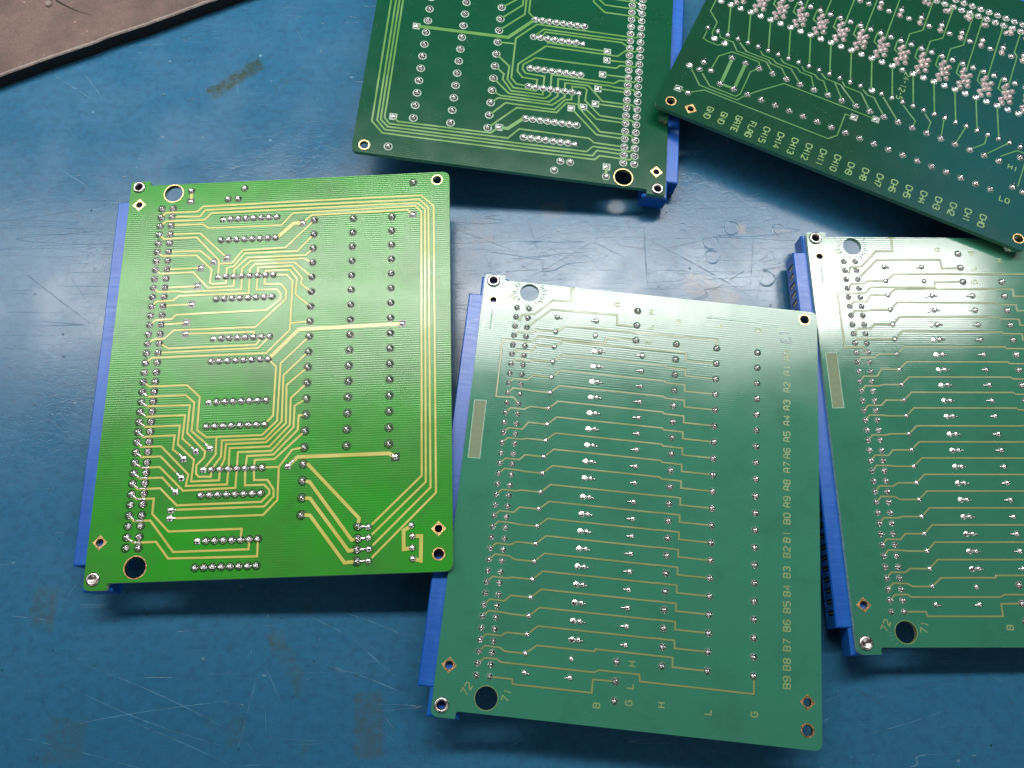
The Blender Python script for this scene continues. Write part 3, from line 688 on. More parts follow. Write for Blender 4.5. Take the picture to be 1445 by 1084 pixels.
# ------------------------------------------------------------------ design A : eight sockets, three relay columns
TRACES_A = [
(0.62,[(0,3.2),(1.6,1.5),(12.0,1.6),(13.7,-0.2),(73.1,-0.6),(85.7,-0.6),(89.8,3.5),(90.3,98.2),(71.8,116.4)]),
(0.62,[(3.8,3.2),(13.1,3.5),(14.5,1.2),(73.1,0.9),(85.1,0.8),(88.1,4.1),(88.7,96.6),(72.0,112.9)]),
(0.62,[(0,6.3),(1.9,4.7),(14.5,4.9),(16.6,2.5),(73.1,2.1),(84.3,2.1),(87.0,4.6),(87.3,94.9),(71.7,109.8)]),
(0.62,[(3.8,6.3),(14.2,6.4),(16.1,7.9),(40.2,8.0),(43.7,3.8),(83.9,3.3),(85.8,5.5),(86.1,93.0),(71.6,106.9)]),
(0.62,[(47.1,7.6),(49.8,4.9),(73.2,4.7),(81.3,4.6),(83.0,6.6)]),
(1.25,[(47.1,7.6),(44.2,7.5),(38.8,12.7)]),
(0.62,[(3.8,9.5),(13.6,9.7),(23.0,19.0)]),
(0.62,[(0,9.5),(1.8,11.2),(12.5,11.1),(20.5,19.8),(20.7,25.7)]),
(0.62,[(20.7,21.0),(24.7,21.0),(24.9,20.9),(28.0,16.5),(41.8,16.3),(50.9,6.8)]),
(0.62,[(23.2,25.7),(23.2,22.6),(25.4,22.2),(28.8,17.6),(45.8,17.7),(50.9,11.9)]),
(0.62,[(25.8,25.7),(25.6,23.4),(29.7,19.3),(48.5,19.3),(50.9,17.0)]),
(0.62,[(28.3,25.7),(28.1,23.2),(30.9,20.4),(47.9,20.4),(50.9,22.1)]),
(0.62,[(30.8,25.7),(30.7,23.3),(32.3,21.7),(45.1,21.7),(50.9,27.1)]),
(0.62,[(33.4,25.7),(33.3,23.0),(44.4,22.9),(47.7,27.2),(47.5,29.4),(50.9,32.2)]),
(0.62,[(35.9,25.7),(35.9,24.2),(43.7,24.3),(46.1,27.5),(45.9,32.9),(50.9,37.3)]),
(0.62,[(38.5,25.7),(42.8,26.0),(44.8,28.2),(44.7,45.0),(37.7,52.4),(1.9,52.4),(0,54.0)]),
(0.62,[(44.8,42.7),(50.9,42.4)]),
(0.62,[(23.2,25.7),(23.4,28.0),(19.0,28.1),(18.1,27.4),(18.4,23.0),(13.0,17.6),(1.8,17.3),(0,15.9)]),
(0.62,[(25.8,25.7),(25.9,29.1),(17.6,29.3),(12.4,23.6),(1.7,23.6),(0,22.2)]),
(0.62,[(28.3,25.7),(28.4,30.4),(10.1,30.4),(8.3,30.1),(1.8,30.0),(0,28.6)]),
(0.62,[(30.8,25.7),(30.9,31.8),(8.6,31.7),(6.8,33.2),(1.6,33.3),(0,34.9)]),
(0.62,[(33.4,25.7),(33.3,30.7),(39.9,30.9),(41.2,32.5),(41.1,34.4),(37.0,37.9),(8.3,38.2),(6.9,39.6),(1.8,39.7),(0,41.3)]),
(0.62,[(35.9,25.7),(35.7,28.9),(41.0,29.1),(42.9,31.3),(42.9,34.4),(33.8,43.5),(8.0,43.4),(5.2,46.2),(2.0,46.2),(0,47.6)]),
(0.62,[(11.8,44.8),(33.4,45.1),(33.4,46.9)]),
(0.62,[(3.8,47.6),(6.8,49.5),(34.4,49.5),(35.9,46.9)]),
(0.62,[(3.8,50.8),(35.1,50.6),(38.5,46.9)]),
(0.62,[(3.8,22.2),(14.7,22.2)]),
(0.62,[(3.8,28.6),(14.2,28.6)]),
(0.62,[(3.8,34.9),(12.9,34.8)]),
(0.62,[(3.8,41.3),(11.7,41.1)]),
(0.62,[(3.8,15.9),(14.1,16.0),(18.8,20.2)]),
(1.25,[(38.5,54.4),(47.5,45.0),(79.9,44.5)]),
(0.62,[(38.5,54.4),(41.0,57.0),(41.0,72.7),(38.6,75.3)]),
(0.62,[(0,60.3),(2.1,61.8),(13.7,61.8),(18.0,65.8),(18.1,76.4),(21.1,78.7),(38.0,78.7),(42.3,74.4),(42.4,56.0),(50.9,47.5)]),
(0.62,[(24.2,78.8),(24.3,84.2),(20.9,88.7)]),
(0.62,[(50.9,52.5),(43.5,59.9),(43.7,74.7),(38.8,79.9),(25.9,79.9),(26.0,84.9),(23.4,88.7)]),
(0.62,[(50.9,57.6),(44.6,63.1),(45.0,75.3),(39.3,81.0),(27.2,81.1),(27.1,85.7),(25.9,88.7)]),
(0.62,[(50.9,62.7),(46.1,67.4),(46.2,75.9),(40.4,82.3),(28.4,82.4),(28.5,88.7)]),
(0.62,[(50.9,67.8),(47.4,69.9),(47.4,76.6),(41.1,83.7),(31.0,83.7),(31.0,88.7)]),
(0.62,[(50.9,72.9),(48.8,73.0),(48.7,77.5),(41.7,84.9),(33.9,85.0),(33.5,88.7)]),
(0.62,[(50.9,78.0),(42.1,86.3),(36.3,86.3),(36.1,88.7)]),
(0.62,[(38.6,88.7),(43.6,88.7),(47.3,83.6),(50.9,83.0)]),
(0.62,[(43.6,88.9),(43.7,98.6),(39.7,102.9),(12.1,102.9)]),
(0.62,[(23.4,88.7),(23.4,90.9),(19.8,90.8),(18.9,89.8),(18.8,87.2),(20.9,85.0),(21.1,83.2),(15.1,77.1),(15.2,68.3),(1.9,68.2),(0,66.7)]),
(0.62,[(25.9,88.7),(26.0,92.1),(17.6,92.1),(17.9,85.5),(12.6,80.6),(12.7,74.7),(2.1,74.7),(0,73.0)]),
(0.62,[(28.5,88.7),(28.4,93.4),(16.1,93.4),(16.6,90.0),(7.6,81.0),(1.5,80.9),(0,79.4)]),
(0.62,[(31.0,88.7),(31.0,94.5),(15.4,94.8),(7.7,87.3),(2.3,87.4),(0,85.7)]),
(0.62,[(33.5,88.7),(33.8,93.9),(39.5,93.9),(41.1,95.5),(41.2,96.7),(39.0,99.0),(13.9,99.1),(8.5,93.8),(1.8,93.8),(0,92.1)]),
(0.62,[(36.1,88.7),(36.4,92.4),(40.4,92.5),(42.4,95.4),(42.5,97.5),(39.9,100.4),(12.1,100.4)]),
(0.62,[(0,63.5),(2.0,65.1),(13.7,65.1),(16.5,67.6),(16.4,76.6),(23.3,82.5)]),
(0.62,[(0,69.8),(2.1,71.5),(14.0,71.5),(13.8,78.8),(18.6,83.1)]),
(0.62,[(0,76.2),(1.8,77.8),(11.4,77.7),(11.2,82.1),(15.1,85.1)]),
(0.62,[(0,82.5),(2.0,84.1),(7.7,84.1),(14.6,90.9)]),
(0.62,[(0,88.9),(2.1,90.6),(8.8,90.6),(13.2,95.1)]),
(0.62,[(0,95.2),(1.8,96.8),(6.9,96.8),(6.9,101.4),(12.2,106.7),(33.7,106.7),(33.5,109.8)]),
(0.62,[(0,101.6),(1.7,103.3),(6.5,103.3),(14.1,112.7),(36.1,112.7),(36.1,109.8)]),
(0.62,[(0,107.9),(2.1,109.6),(8.8,109.6),(12.8,114.5),(38.7,114.8),(38.6,109.8)]),
(1.15,[(46.2,88.6),(49.1,85.9),(76.4,85.9),(78.3,87.1)]),
(1.0,[(50.9,88.1),(52.3,88.3),(67.9,104.9),(67.6,107.2)]),
(1.0,[(50.9,93.2),(53.0,93.6),(65.9,111.1),(67.6,110.8)]),
(1.0,[(50.9,98.3),(53.3,98.5),(65.1,114.2),(67.4,113.9)]),
(1.0,[(50.9,103.3),(53.5,103.5),(64.0,117.5),(67.5,117.3)]),
(1.1,[(83.2,107.7),(80.9,108.9),(81.0,114.3),(83.4,114.0)]),
(1.1,[(83.5,110.6),(86.0,110.7),(85.9,117.7),(83.6,117.1)]),
(0.9,[(9.4,-6.1),(9.5,-2.4)]),
]
def design_a(root, look):
    js = []
    for i in range(36):
        js.append(('pin', 0, i * 3.175, 0)); js.append(('pin', 3.75, i * 3.175, 0))
    rows = [4.97, 12.53, 25.72, 33.37, 46.85, 54.41, 67.69, 75.35, 88.71, 96.4, 109.85, 117.45]
    for r, y in enumerate(rows):
        for p in range(8):
            x = (20.68 if r < 6 else 20.85) + 2.54 * p
            js.append(('squareb' if p == 0 and r % 2 == 0 else 'dip', x, y, 0))
    for k in range(16):
        for x in (50.9, 63.6, 76.25): js.append(('relay', x, 6.83 + 5.08 * k, 0))
    for k in range(16, 20): js.append(('relay', 50.9, 6.83 + 5.08 * k, 0))
    for x, y in [(67.6,107.2),(67.6,110.8),(67.4,113.9),(67.5,117.3),(9.4,-6.2),(21.9,-2.5),(25.2,-2.5),(27.1,-6.3),(83.1,-5.5)]: js.append(('relay' if x > 60 else 'dip', x, y, 0))
    for x, y in [(70.7,107.6),(70.8,110.7),(71.0,113.9),(70.8,117.3),(83.2,107.6),(83.5,110.7),(83.4,114.0),(83.6,117.1)]: js.append(('dome', x, y, 0))
    for x, y in [(47.1,7.6),(83.0,6.3),(23.0,19.0),(18.8,20.2),(14.7,22.2),(14.2,28.5),(12.9,34.8),(11.7,41.1),(11.8,44.8),(79.9,44.5),(9.4,-2.4),(78.3,87.1)]: js.append(('square', x, y, 0))
    for x, y in [(12.2,100.5),(12.1,102.9),(22.4,82.2),(18.2,82.9),(14.7,85.1),(14.5,90.9),(13.2,95.1),(46.2,88.6)]: js.append(('squareb', x, y, 0))
    bpy.context.view_layer.update()
    put_joints(root, look, ranked(root, js))
    t = MB()
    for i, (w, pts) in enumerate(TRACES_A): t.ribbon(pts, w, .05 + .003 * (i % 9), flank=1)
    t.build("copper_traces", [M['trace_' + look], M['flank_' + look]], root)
    # solder drawn out along the copper
    for x0, y0, x1, y1 in [(70.7,107.6,68.2,107.3),(70.8,110.7,68.2,110.8),(71,113.9,68.2,113.9),(70.8,117.3,68.2,117.3),(20.7,80.5,22.2,82.0),(16.6,81.4,18,82.7),(13.3,83.4,14.5,85),
                           (12.9,89.2,14.4,90.8),(11.6,93.6,13,95),(48.2,86.6,46.4,88.4),(77.2,86.3,78.2,87.1),(12.2,100.5,14,100.4),(12.1,102.9,14,102.9)]:
        s = MB(); s.blob(x0, -y0, x1, -y1, .34, .42, .05); s.build("solder_run", [M['solder']], root)
    for n in [20, 21, 22, 23, 24, 25, 26, 27, 28, 29, 30, 32, 34]:
        y = n * 3.175; s = MB(); s.blob(.3, -y - .3, 2.0, -y - 1.5, .32, .22, .04)
        if n > 26: s.blob(2.0, -y - 1.6, 4.6, -y - 1.65, .24, .26, .04)
        s.build("solder_run", [M['solder']], root)

# ------------------------------------------------------------------ design B : twenty channels
def rowy(n): return 6.9 + 5.08 * n
def vy(n): return 6.85 + 5.08 * n if n < 10 else 58.3 + 5.08 * (n - 10)
OUT_PAD = [4, 6, 7, 9, 10, 12, 14, 15, 17, 18, 20, 22, 23, 25, 26, 28, 30, 31, 33, 34]
def design_b(root, look):
    js = []
    for i in range(36):
        js.append(('pinb', 0, i * 3.175, 0)); js.append(('pinb', 3.75, i * 3.175, 0))
    for n in range(20):
        for x in (76.2, 63.45): js.append(('relayb', x, rowy(n), 0))
        js.append(('relayb', 50.8, rowy(n), 0)); js.append(('domeb', 12.87, vy(n), 0))
    for n in range(1, 19):
        y = vy(n)
        js += [('flat', 25.4, y + .05, 0), ('leads', 27.2, y, -8), ('lead' if n % 3 else 'leads', 40.35, y, 183)]
    js += [('relayb', 38.1, -3.1, 0), ('relayb', 38.1, 1.9, 0), ('relayb', 38.1, 7.0, 0), ('relayb', 38.3, 103.6, 0), ('relayb', 38.25, 108.8, 0), ('relayb', 38.3, 113.9, 0),
           ('leads', 12.97, 1.83, -10), ('leads', 25.3, 1.75, 190), ('domeb', 25.37, 6.85, 0), ('leads', 13.1, 109.05, -15), ('leads', 25.7, 109.1, 190), ('domeb', 25.67, 104.15, 0)]
    bpy.context.view_layer.update()
    put_joints(root, look, ranked(root, js))
    T = [[(0,3.1),(1.3,4.2),(1.75,2.2),(5.8,1.55),(11.1,-3.9),(16.6,-4.1),(16.75,-8.6)], [(15.9,-8.7),(17.7,-8.7)],
         [(3.8,6.3),(10.8,-.6),(31.8,-1.0),(31.9,2.25),(37.1,2.2)],
         [(0,9.5),(1.5,8.0),(5.5,7.85),(6.9,6.9),(12.87,6.85)], [(12.87,6.85),(15.85,4.45),(63.45,4.05),(63.45,6.9)],
         [(3.75,31.75),(2.0,29.9),(-3.4,30.2),(-3.4,11.4),(5.7,11.2),(7.7,9.1),(28.6,9.0),(28.8,7.2),(37.0,6.9)],
         [(0,107.95),(1.8,106.3),(5.3,106.3),(6.3,107.0),(32.2,107),(33.5,106.3),(44.7,106.3),(44.9,108.1),(76.3,108.1),(76.3,104)],
         [(3.77,111.1),(9.9,111.1),(10.15,112.4),(31.95,112.4),(32,108.9),(38.2,108.8)]]
    for n in range(1, 20):
        yo = (OUT_PAD[n] - 1) * 3.175; v = vy(n)
        T.append([(0, yo), (1.5, yo - 1.65), (5.6, yo - 1.6), (7.2, v), (12.87, v)])
        if n == 1: T.append([(12.87, v), (15.4, 9.85), (54.0, 9.45), (54.0, 12.0), (63.45, 11.98)])
        elif n == 19: T.append([(12.87, v), (15.8, 101.55), (31.9, 101.5), (32.2, 100.85), (53.7, 100.85), (53.7, 103.4), (63.45, 103.42)])
        else:
            y2 = rowy(n) - 2.15
            T.append([(12.87, v), (15.6, v - 2.6), (47.6, v - 2.65), (48.1, y2), (54.0, y2 + .05), (54.05, rowy(n)), (63.45, rowy(n))])
    t = MB()
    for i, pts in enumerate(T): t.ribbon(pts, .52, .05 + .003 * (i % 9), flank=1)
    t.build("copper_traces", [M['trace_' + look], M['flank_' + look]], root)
    l = MB()
    ys = [6.95, 11.9, 17.4, 23.2, 28.1, 33.3, 38.5, 42.9, 48.3, 53.4, 58.4, 63.8, 68.2, 74, 79.2, 83.8, 88.9, 94.2, 99.4, 104.2]
    for n in range(20): lettering(l, ('A' if n < 10 else 'B') + str(n % 10), 85.4, ys[n], 1.85, 90, .28)
    for ch, x, y in [('A',31.65,-4.6),('H',42.5,-3.3),('L',42.3,2.0),('G',41.9,7.0),('H',51.4,-.85),('L',63.74,-.84),('G',76.4,-.74),('H',42.5,103.7),('L',42.3,109.6),
                     ('G',42.2,114),('B',33.45,115.5),('H',51.1,113.6),('L',63.8,114.1),('G',76.5,113.4)]:
        lettering(l, ch, x, y, 1.75, 90, .28)
    lettering(l, '72', -2.2, 114.9, 1.9, 62, .25); lettering(l, '71', 8.8, 115.5, 1.9, 75, .25)
    lettering(l, '2', -1.9, -3.5, 1.7, 62, .26); lettering(l, '1', 7.6, -2.6, 1.7, 75, .26)
    l.build("lettering", [M['text_' + look]], root)
    # creases in the mask that radiate from the big holes
    c = MB()
    for (hx, hy), n, amp in ((BIG_T, 32, 1.2), (BIG_B, 26, .12)):
        for i in range(n):
            a = 2 * math.pi * i / n + random.uniform(-.06, .06); r0 = 3.35 + random.uniform(0, .3); r1 = r0 + random.uniform(1.0, 2.6)
            x0, y0, x1, y1 = hx + r0*math.cos(a), hy + r0*math.sin(a), hx + r1*math.cos(a), hy + r1*math.sin(a)
            if y1 < -8.8 or y1 > 120.6 or (abs(x1) < 1.3 and y1 < 120 and y1 > -1.5): continue
            k = 3
            mx, my = (x0 + x1) / 2, (y0 + y1) / 2; nx, ny = -math.sin(a) * .17, math.cos(a) * .17
            q = c.verts([(x0, -y0, 0), (mx + nx, -(my + ny), 0), (x1, -y1, 0), (mx - nx, -(my - ny), 0), (mx, -my, .26 * amp)])
            for f in ((1, 0, 4), (2, 1, 4), (3, 2, 4), (0, 3, 4)): c.face([q + i_ for i_ in f], 0 if amp > 1 else 1)  # top-hole creases coloured pale to imitate their glint in the glare
    for k_, (x0, y0, x1, y1) in enumerate(((60.0, -3.3, 82.8, -3.0), (-7.6, 1.6, -7.8, 8.2), (92.2, 1.4, 92.2, 5.6))):
        c.ribbon([(x0, y0), (x0 + (x1 - x0) * .5, y0 + (y1 - y0) * .5 - .05), (x1, y1)], .12, .07 - .01 * k_, 0, .16)
    c.build("mask_creases", [M['edge_' + look], M['mask_' + look]], root)
    w = MB()
    w.ribbon([(-9.75, 32.0), (-6.2, 31.8), (-6.1, 50.0), (-9.6, 50.1), (-9.75, 32.0)], .12, .03, 1, .05)
    q = w.verts([(-9.75, -32.0, .014), (-6.2, -31.8, .014), (-6.1, -50.0, .014), (-9.6, -50.1, .014)]); w.face([q+3, q+2, q+1, q])
    w.build("bare_window", [M['laminate'], M['edge_' + look]], root)

# ------------------------------------------------------------------ design C : sixteen channels with terminal labels
def design_c(root, look):
    js = []
    for i in range(36):
        js.append(('dip', 0, i * 3.175, 0)); js.append(('dip', 3.75, i * 3.175, 0))
    for n in range(20):
        js.append(('relayb', 76.25, 6.8 + 5.08 * n, 0)); js.append(('relayb', 63.62, 6.85 + 5.08 * n, 0))
    for i in range(31):
        y = 115.75 - 3.81 * i
        if i == 16: js.append(('dish', 54.6, y - .3, 0))
        else: js.append(('leads', 54.6, y, 180 + random.uniform(-12, 12)))
        if i < 30: js.append(('dome' if i == 18 else 'dish', 40.8, y, 0))
        js.append(('leadc', 28.15, y + .2, 180 + (14 if i % 2 else -10)))
    for k in range(-7, 8):
        c = 56.6 + 7.62 * k
        for x, y in ((32, 1.4), (34.1, .9), (37.3, 1.5), (32.1, -1.4), (34.9, -1.4), (37.4, -1.7), (35.9, .1), (33.4, -.2), (30.4, .9), (38.9, .6)):
            js.append(('small', x + random.uniform(-.15, .15), c + y + random.uniform(-.15, .15), 0))
        js += [('small', 16.6, c + 6.0, 0), ('small', 17.0, c + 5.7, 0), ('leadc', 14.2, c + 5.9, 180), ('dome', 16.7, c + 2.4, 0)]
        for _ in range(3): js.append(('small', 6.5 + random.uniform(-.5, .5), c - 9.1 + random.uniform(-1.3, 1.3), 0))
    js += [('dish', 73.6, 115.75, 0), ('dome', 73.6, 111.9, 0), ('leadc', 69.9, 111.7, 180), ('dome', 72.25, 108.1, 0), ('square', 84.8, 115.65, 0), ('dome', 84.9, 111.9, 0),
           ('dish', 58.2, 112.0, 0), ('dish', 58.7, 107.9, 0), ('square', 68.7, 56.9, 0), ('square', 66.1, 49.8, 0), ('relayb', 58.8, .5, 0), ('leadc', 71.9, .15, 180), ('dome', 72.4, -3.4, 0)]
    js = [j for j in js if -8 < j[2] < 120]
    bpy.context.view_layer.update()
    put_joints(root, look, ranked(root, js))
    T = [(.42, p) for p in [
        [(24,120),(41,117.6),(47,117.6),(50.9,113.6),(56.2,113.6),(58.1,112.6)], [(56.4,115.5),(60,115.6),(60.6,113.5),(60.6,109.7),(59.1,108.3)],
        [(55.6,110.8),(56.8,110.4),(56.8,105.4),(59.9,102.9),(59.8,91.8),(61,90.6),(63.6,88.1)], [(71.5,108.3),(65,107.9),(61.1,104.3),(61.0,94.2),(63.6,93.1)],
        [(55.7,103.3),(58.6,99.6),(58.7,91.4),(59.8,90.1),(60,86),(63.6,83)], [(56,95.4),(57.5,93.9),(57.5,90.2),(58.7,88.5),(58.7,83),(63.6,78)],
        [(56,87.8),(57.3,86.2),(57.4,81),(58.6,79.6),(58.6,75.6),(63.6,72.9)], [(55.8,80),(57.3,78.4),(57.3,74.5),(58.6,73),(58.6,71),(63.6,67.8)],
        [(55.6,72.6),(57.2,70.8),(57.3,67.4),(63.6,62.7)], [(55.6,72.7),(57.2,70.6),(57.4,65),(63.6,57.7)], [(55.7,65),(57.4,63.5),(57.5,57.5),(63.6,52.6)],
        [(55.7,57.5),(57.4,55.3),(57.3,53),(63.6,47.5)], [(55.6,50.1),(63.6,42.4)], [(55.8,42.8),(60.5,37.2),(63.6,37.4)], [(55.9,34.9),(58.6,32.2),(63.6,32.3)],
        [(54.8,28.4),(63.5,27.3)], [(54.8,20.6),(63.5,22.2)], [(54.7,13.1),(58.9,13),(63.5,17)], [(54.7,5.5),(63.5,12)], [(61.6,6.9),(56.6,2.2),(56.5,-8)], [(59.5,-1.4),(71,-1.3)],
        [(74.7,114.6),(80.2,109.5),(80.2,95.7),(76.3,93.2)], [(74.8,110.5),(78.95,106.1),(78.95,96.5),(77.2,95.5),(66.5,95.5),(63.8,93.3)],
        [(84.9,111.9),(81.4,107.3),(81.4,62.3),(78.7,59.9),(68.8,60),(68.7,57)], [(76.3,93.1),(71.4,88.6),(66,83.2),(66.1,50)], [(84.8,115.6),(84.9,112)]]]
    T += [(.42, p) for p in [[(3.8,64.6),(30.4,64.3)], [(3.8,57),(30.2,56.7)], [(3.8,45.5),(19.8,45.4),(23.7,49.3),(30.4,49.2)], [(3.8,37.9),(20,37.9),(23.7,41.7),(30.1,41.6)],
        [(3.8,30.4),(19.7,30.3),(23.6,34.1),(30.9,34)], [(3.8,26.8),(30.6,26.5)], [(3.8,19.2),(30.4,18.9)], [(3.8,12.7),(14.4,12.7),(15.7,11.4),(30,11.2)],
        [(3.8,72.2),(29.9,71.9)], [(3.8,79.8),(30.3,79.6)], [(3.8,87.5),(29.9,87.3)], [(3.8,95.1),(29.9,94.9)]]]
    for k in range(-6, 8):
        c = 56.6 + 7.62 * k
        T.append((.42, [(28.4, c + 3.4), (33.2, c + 3.4), (34.1, c + 2.0)]))
    for i in range(1, 29, 2):
        y = 115.75 - 3.81 * i
        T.append((.50, [(40.8, y), (54.6, y - 3.81)]))
    T += [(1.15, [(63.6,103.2),(76.3,103.1)]), (1.15, [(63.6,98.2),(76.1,98.2)]), (1.0, [(76.3,103),(76.1,98.2)])]
    t = MB()
    for i, (w, pts) in enumerate(T): t.ribbon(pts, w, .05 + .003 * (i % 9), flank=1)
    t.build("copper_traces", [M['trace_' + look], M['flank_' + look]], root)
    l = MB()
    for n, s in enumerate(['GND', 'GND', 'GATE', 'FLAG'] + ['CH%d' % k for k in range(15, -1, -1)]):
        lettering(l, s, 89.75, 102.63 - 5.06 * n, 2.05, 0, .28, gap=1.2)
    lettering(l, 'HI', 64.3, 1.9, 1.9, 90, .25); lettering(l, 'LO', 78.2, 1.6, 1.9, 90, .25)
    lettering(l, '24-12-5', 47.7, 45.0, 1.9, 0, .20)
    l.build("lettering", [M['text_' + look]], root)

# ------------------------------------------------------------------ the setting : bench top
def bench():
    b = MB(); b.box(-700, 700, -350, 650, -30, 0, 0)
    o_bench = b.build("bench_top", [M['table']]); o_bench['kind'] = 'structure'
    rnd = random.Random(11)
    marks = [(x0, y0, x1, y1, w, lt, 0.9) for x0, y0, x1, y1, w, st, lt in SCRATCHES]
    for _ in range(420):      # short nicks and fibres
        x, y = rnd.uniform(-215, 225), rnd.uniform(-35, 260); a = rnd.choice([rnd.gauss(.4, .35), rnd.gauss(-.35, .3), rnd.uniform(0, 3.14)]); L = rnd.choice([1.2, 2, 3, 5, 9]) * rnd.uniform(.6, 1.3)
        marks.append((x, y, x + L * math.cos(a), y + L * math.sin(a), rnd.uniform(.10, .24), rnd.random() < .6, 1.0))
    for _ in range(380):      # fine scratches massed in the glare band, coloured dark as glare shows them
        x, y = rnd.gauss(0, 110), rnd.gauss(135, 22); a = rnd.uniform(0, 3.14); L = rnd.choice([3, 5, 8, 14, 24]) * rnd.uniform(.6, 1.2)
        marks.append((x, y, x + L * math.cos(a), y + L * math.sin(a), rnd.uniform(.07, .16), False, 1.0))
    buf = {True: MB(), False: MB()}
    for _ in range(260):      # chipped spots and grit
        x, y, r = rnd.uniform(-210, 220), rnd.uniform(-35, 255), rnd.choice([.18, .25, .35, .6]) * rnd.uniform(.7, 1.3)
        mb = buf[rnd.random() < .55]; n_ = 7; e = rnd.uniform(.4, 1)
        q = mb.verts([(x + r * math.cos(t) * rnd.uniform(.6, 1.2), y + r * e * math.sin(t) * rnd.uniform(.6, 1.2), .03) for t in [2 * math.pi * j / n_ for j in range(n_)]])
        mb.face([q + j for j in range(n_)])
    for i, (x0, y0, x1, y1, w, lt, st) in enumerate(marks):
        L = math.hypot(x1 - x0, y1 - y0); N = max(3, int(L / 1.5)); nx, ny = -(y1 - y0) / L, (x1 - x0) / L
        bow = rnd.gauss(0, .012) * L; mb = buf[bool(lt)]; z = .006 + .0012 * (i % 17); prev = None
        for k in range(N + 1):
            t = k / N; o = bow * math.sin(math.pi * t) + rnd.gauss(0, .03)
            cx, cy = x0 + (x1 - x0) * t + nx * o, y0 + (y1 - y0) * t + ny * o
            hw = w * .38 * (math.sin(math.pi * min(.97, max(.03, t))) ** .5) * rnd.uniform(.5, 1.15)
            q = mb.verts([(cx - nx * hw, cy - ny * hw, z), (cx + nx * hw, cy + ny * hw, z)])
            if prev is not None and rnd.random() > .10: mb.face([prev, q, q + 1, prev + 1])
            prev = q
    for f, nm in ((True, "pale_scratches"), (False, "dark_scratches")):
        buf[f].build(nm, [M[nm]], o_bench, kind='structure')
bench()

# ------------------------------------------------------------------ brown board, top left
def brown_board():
    e = bpy.data.objects.new("brown_board", None); COL.objects.link(e)
    e.location = (-0.20, 0.24, 0)
    e['label'] = "worn brown board with frayed pale edge lying on the blue bench"
    e['category'] = "board"
    x0, y0, x1, y1 = -184.9, 207.7, -111.2, 241.4
    dx, dy = x1 - x0, y1 - y0; L = math.hypot(dx, dy); ux, uy = dx / L, dy / L; nx, ny = -uy, ux
    N = 150; lo, hi = -150.0, 260.0
    rnd = random.Random(3)
    off = []
    for i in range(N + 1):
        s = lo + (hi - lo) * i / N
        kink = 0.6 * math.exp(-((s - 40) / 9.0) ** 2) - 0.7 * math.exp(-((s - 33) / 4.0) ** 2)
        off.append(0.2 * math.sin(s * .09) + 0.07 * math.sin(s * .43 + 1) + rnd.uniform(-.07, .07) + kink * .7)
    def pt(s, d, z): return (x0 + ux * s + nx * d + 200, y0 + uy * s + ny * d - 240, z)
    T, W = 5.4, 230.0
    top = MB(); rim = MB(); side = MB()
    for mb, prof in ((top, [(W, T), (1.0, T)]), (rim, [(1.0, T), (.35, T - .12), (.0, T - .5)]), (side, [(.0, T - .5), (.1, 0.0)])):
        rows = []
        for i in range(N + 1):
            s = lo + (hi - lo) * i / N
            rows.append(mb.verts([pt(s, d + off[i] * (1 if d < 100 else 0), z + (rnd.uniform(-.05, .05) if 0 < d < 1 else 0)) for d, z in prof]))
        for i in range(N):
            for k in range(len(prof) - 1): mb.face([rows[i] + k, rows[i+1] + k, rows[i+1] + k + 1, rows[i] + k + 1][::-1] if False else [rows[i] + k + 1, rows[i] + k, rows[i+1] + k, rows[i+1] + k + 1])
    a, b_ = lo, hi
    for s in (a, b_):
        q = side.verts([pt(s, 0, 0), pt(s, W, 0), pt(s, W, T), pt(s, 0, T - .5)]); side.face([q, q+1, q+2, q+3])
    q = side.verts([pt(a, W, 0), pt(b_, W, 0), pt(b_, W, T), pt(a, W, T)]); side.face([q, q+1, q+2, q+3])
    top.build("top_face", [M['slab']], e); rim.build("frayed_edge", [M['slab_edge']], e); side.build("side", [M['slab_side']], e)
    # split in the surface and the pale crumb stuck in it
    def P(px, py): # from measured bench points to the group's own frame
        return (px + 200, py - 240)
    c = MB()
    cr = [(-170.5, 241.5), (-167.2, 239.4), (-164, 237.6), (-160.2, 235.9), (-156, 234.6)]
    for i in range(len(cr) - 1):
        (ax, ay), (bx, by) = P(*cr[i]), P(*cr[i+1]); w0, w1 = .55 - .12 * i, .55 - .12 * (i + 1)
        q = c.verts([(ax, ay - w0, T + .012), (bx, by - w1, T + .012), (bx, by + w1, T + .012), (ax, ay + w0, T + .012)]); c.face([q, q+1, q+2, q+3])
    for (ax, ay, ra, rb) in [(-172.8, 244.5, 2.0, 4.2), (-169.4, 245.5, 2.4, 3.4)]:
        px, py = P(ax, ay); vs = [(px + ra * math.cos(t) * rnd.uniform(.8, 1.1), py + rb * math.sin(t) * rnd.uniform(.8, 1.1), T + .010) for t in [2 * math.pi * i / 14 for i in range(14)]]
        q = c.verts(vs); c.face([q + i for i in range(14)])
    c.build("split", [M['slab_side']], e)
    d = MB(); px, py = P(-172.6, 239.6)
    d.lathe([(1.5, -.1), (1.4, .5), (.9, 1.0), (0, 1.15)], seg=12, jit=.12)
    place("crumb", d.mesh("crumb", [M['slab_edge']]), e, (px * MM, py * MM, T * MM))
brown_board()

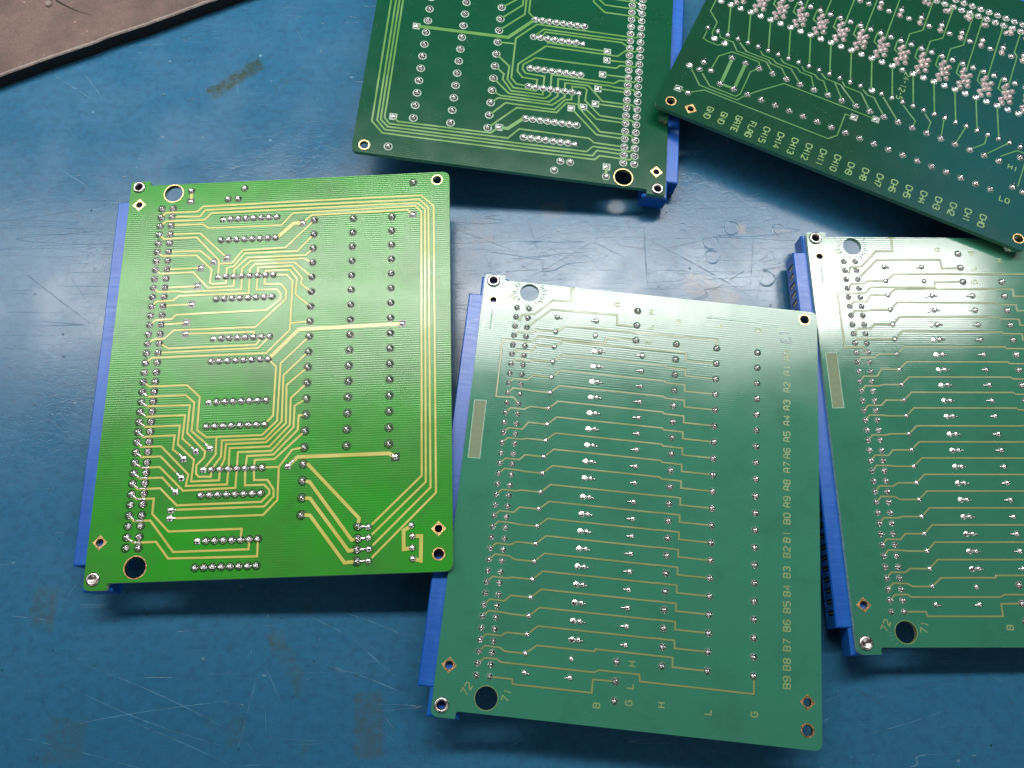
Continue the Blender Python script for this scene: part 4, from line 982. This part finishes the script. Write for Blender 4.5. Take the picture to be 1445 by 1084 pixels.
# ------------------------------------------------------------------ the five boards
GROUP = "circuit boards lying solder side up on the bench"
b1 = board("circuit_board", "bright lime green circuit board with yellow copper tracks, lying on blue bench", 'lime',
  [[0.99881,-0.03045,-0.03807],[0.03047,0.99954,-0.00011],[0.03805,-0.00105,0.99928]], (-115.34,147.829,-259.372), GROUP)
blank(b1, 'lime'); hardware(b1, 'lime'); connector(b1); relays(b1, [(57, 20, 20, 12), (70, 55, 28, 10), (30, 112, 22, 8), (57, 98, 20, 12)]); design_a(b1, 'lime')

b2 = board("circuit_board", "whole sea green circuit board lettered A0 to B9, in front of the others", 'sea',
  [[0.99449,0.10294,0.02],[-0.10327,0.99452,0.01633],[-0.01821,-0.0183,0.99967]], (1.613,112.311,-258.944), GROUP)
blank(b2, 'sea'); hardware(b2, 'sea', gold_big=False, filled=(False, False)); connector(b2); relays(b2, [(33, 20, 12, 20), (70, 50, 10, 20), (33, 98, 12, 20)]); design_b(b2, 'sea')
ring_part(b2, "hole_ring", *BIG_B, 3.32, 3.08, M['trace_sea'], 0.05)
k = MB()
k.ribbon([(83.0, -.4), (84.6, -.9), (86.0, -.7)], .16, .02, 0, .02)
k.ribbon([(83.4, 1.5), (84.0, 2.6), (84.9, 1.7), (85.3, 2.9), (86.4, 2.6), (86.6, 1.2), (85.9, .4)], .16, .02, 0, .02)
k.build("pen_mark", [M['ink']], b2)

b3 = board("circuit_board", "sea green circuit board whose blue edge connector shows gold contacts, cut off by the frame", 'sea2',
  [[0.99985,-0.0013,0.0173],[0.00116,0.99996,0.00809],[-0.01732,-0.00807,0.99981]], (108.360,130.186,-262.543), GROUP)
blank(b3, 'sea2'); hardware(b3, 'sea2', gold_big=False, filled=(False, True), right=False); connector(b3, True); relays(b3, [(33, 20, 12, 20), (70, 50, 10, 20), (33, 98, 12, 20)]); design_b(b3, 'sea2')
ring_part(b3, "hole_ring", *BIG_B, 3.32, 3.08, M['trace_sea2'], 0.05)

b4 = board("circuit_board", "deep green circuit board with looping light green tracks, between lime board and lettered dark board", 'deep',
  [[-0.99177,-0.09015,0.09095],[0.0904,-0.9959,-0.00135],[0.0907,0.00688,0.99585]], (41.624,167.339,-263.424), GROUP)
blank(b4, 'deep'); hardware(b4, 'deep'); connector(b4); relays(b4, [(57, 30, 20, 12), (74, 55, 12, 10), (57, 98, 20, 12)]); design_a(b4, 'deep')

b5 = board("circuit_board", "slanting dark green circuit board lettered GND, GATE, FLAG and CH15 to CH0", 'pine',
  [[-0.42095,0.90607,0.0429],[-0.90442,-0.42286,0.0566],[0.06942,-0.01497,0.99748]], (197.815,221.884,-265.744), GROUP)
blank(b5, 'pine'); hardware(b5, 'pine'); connector(b5, ZB=-7.4); relays(b5, [(46, 20, 16, 14), (46, 100, 16, 14)]); design_c(b5, 'pine')
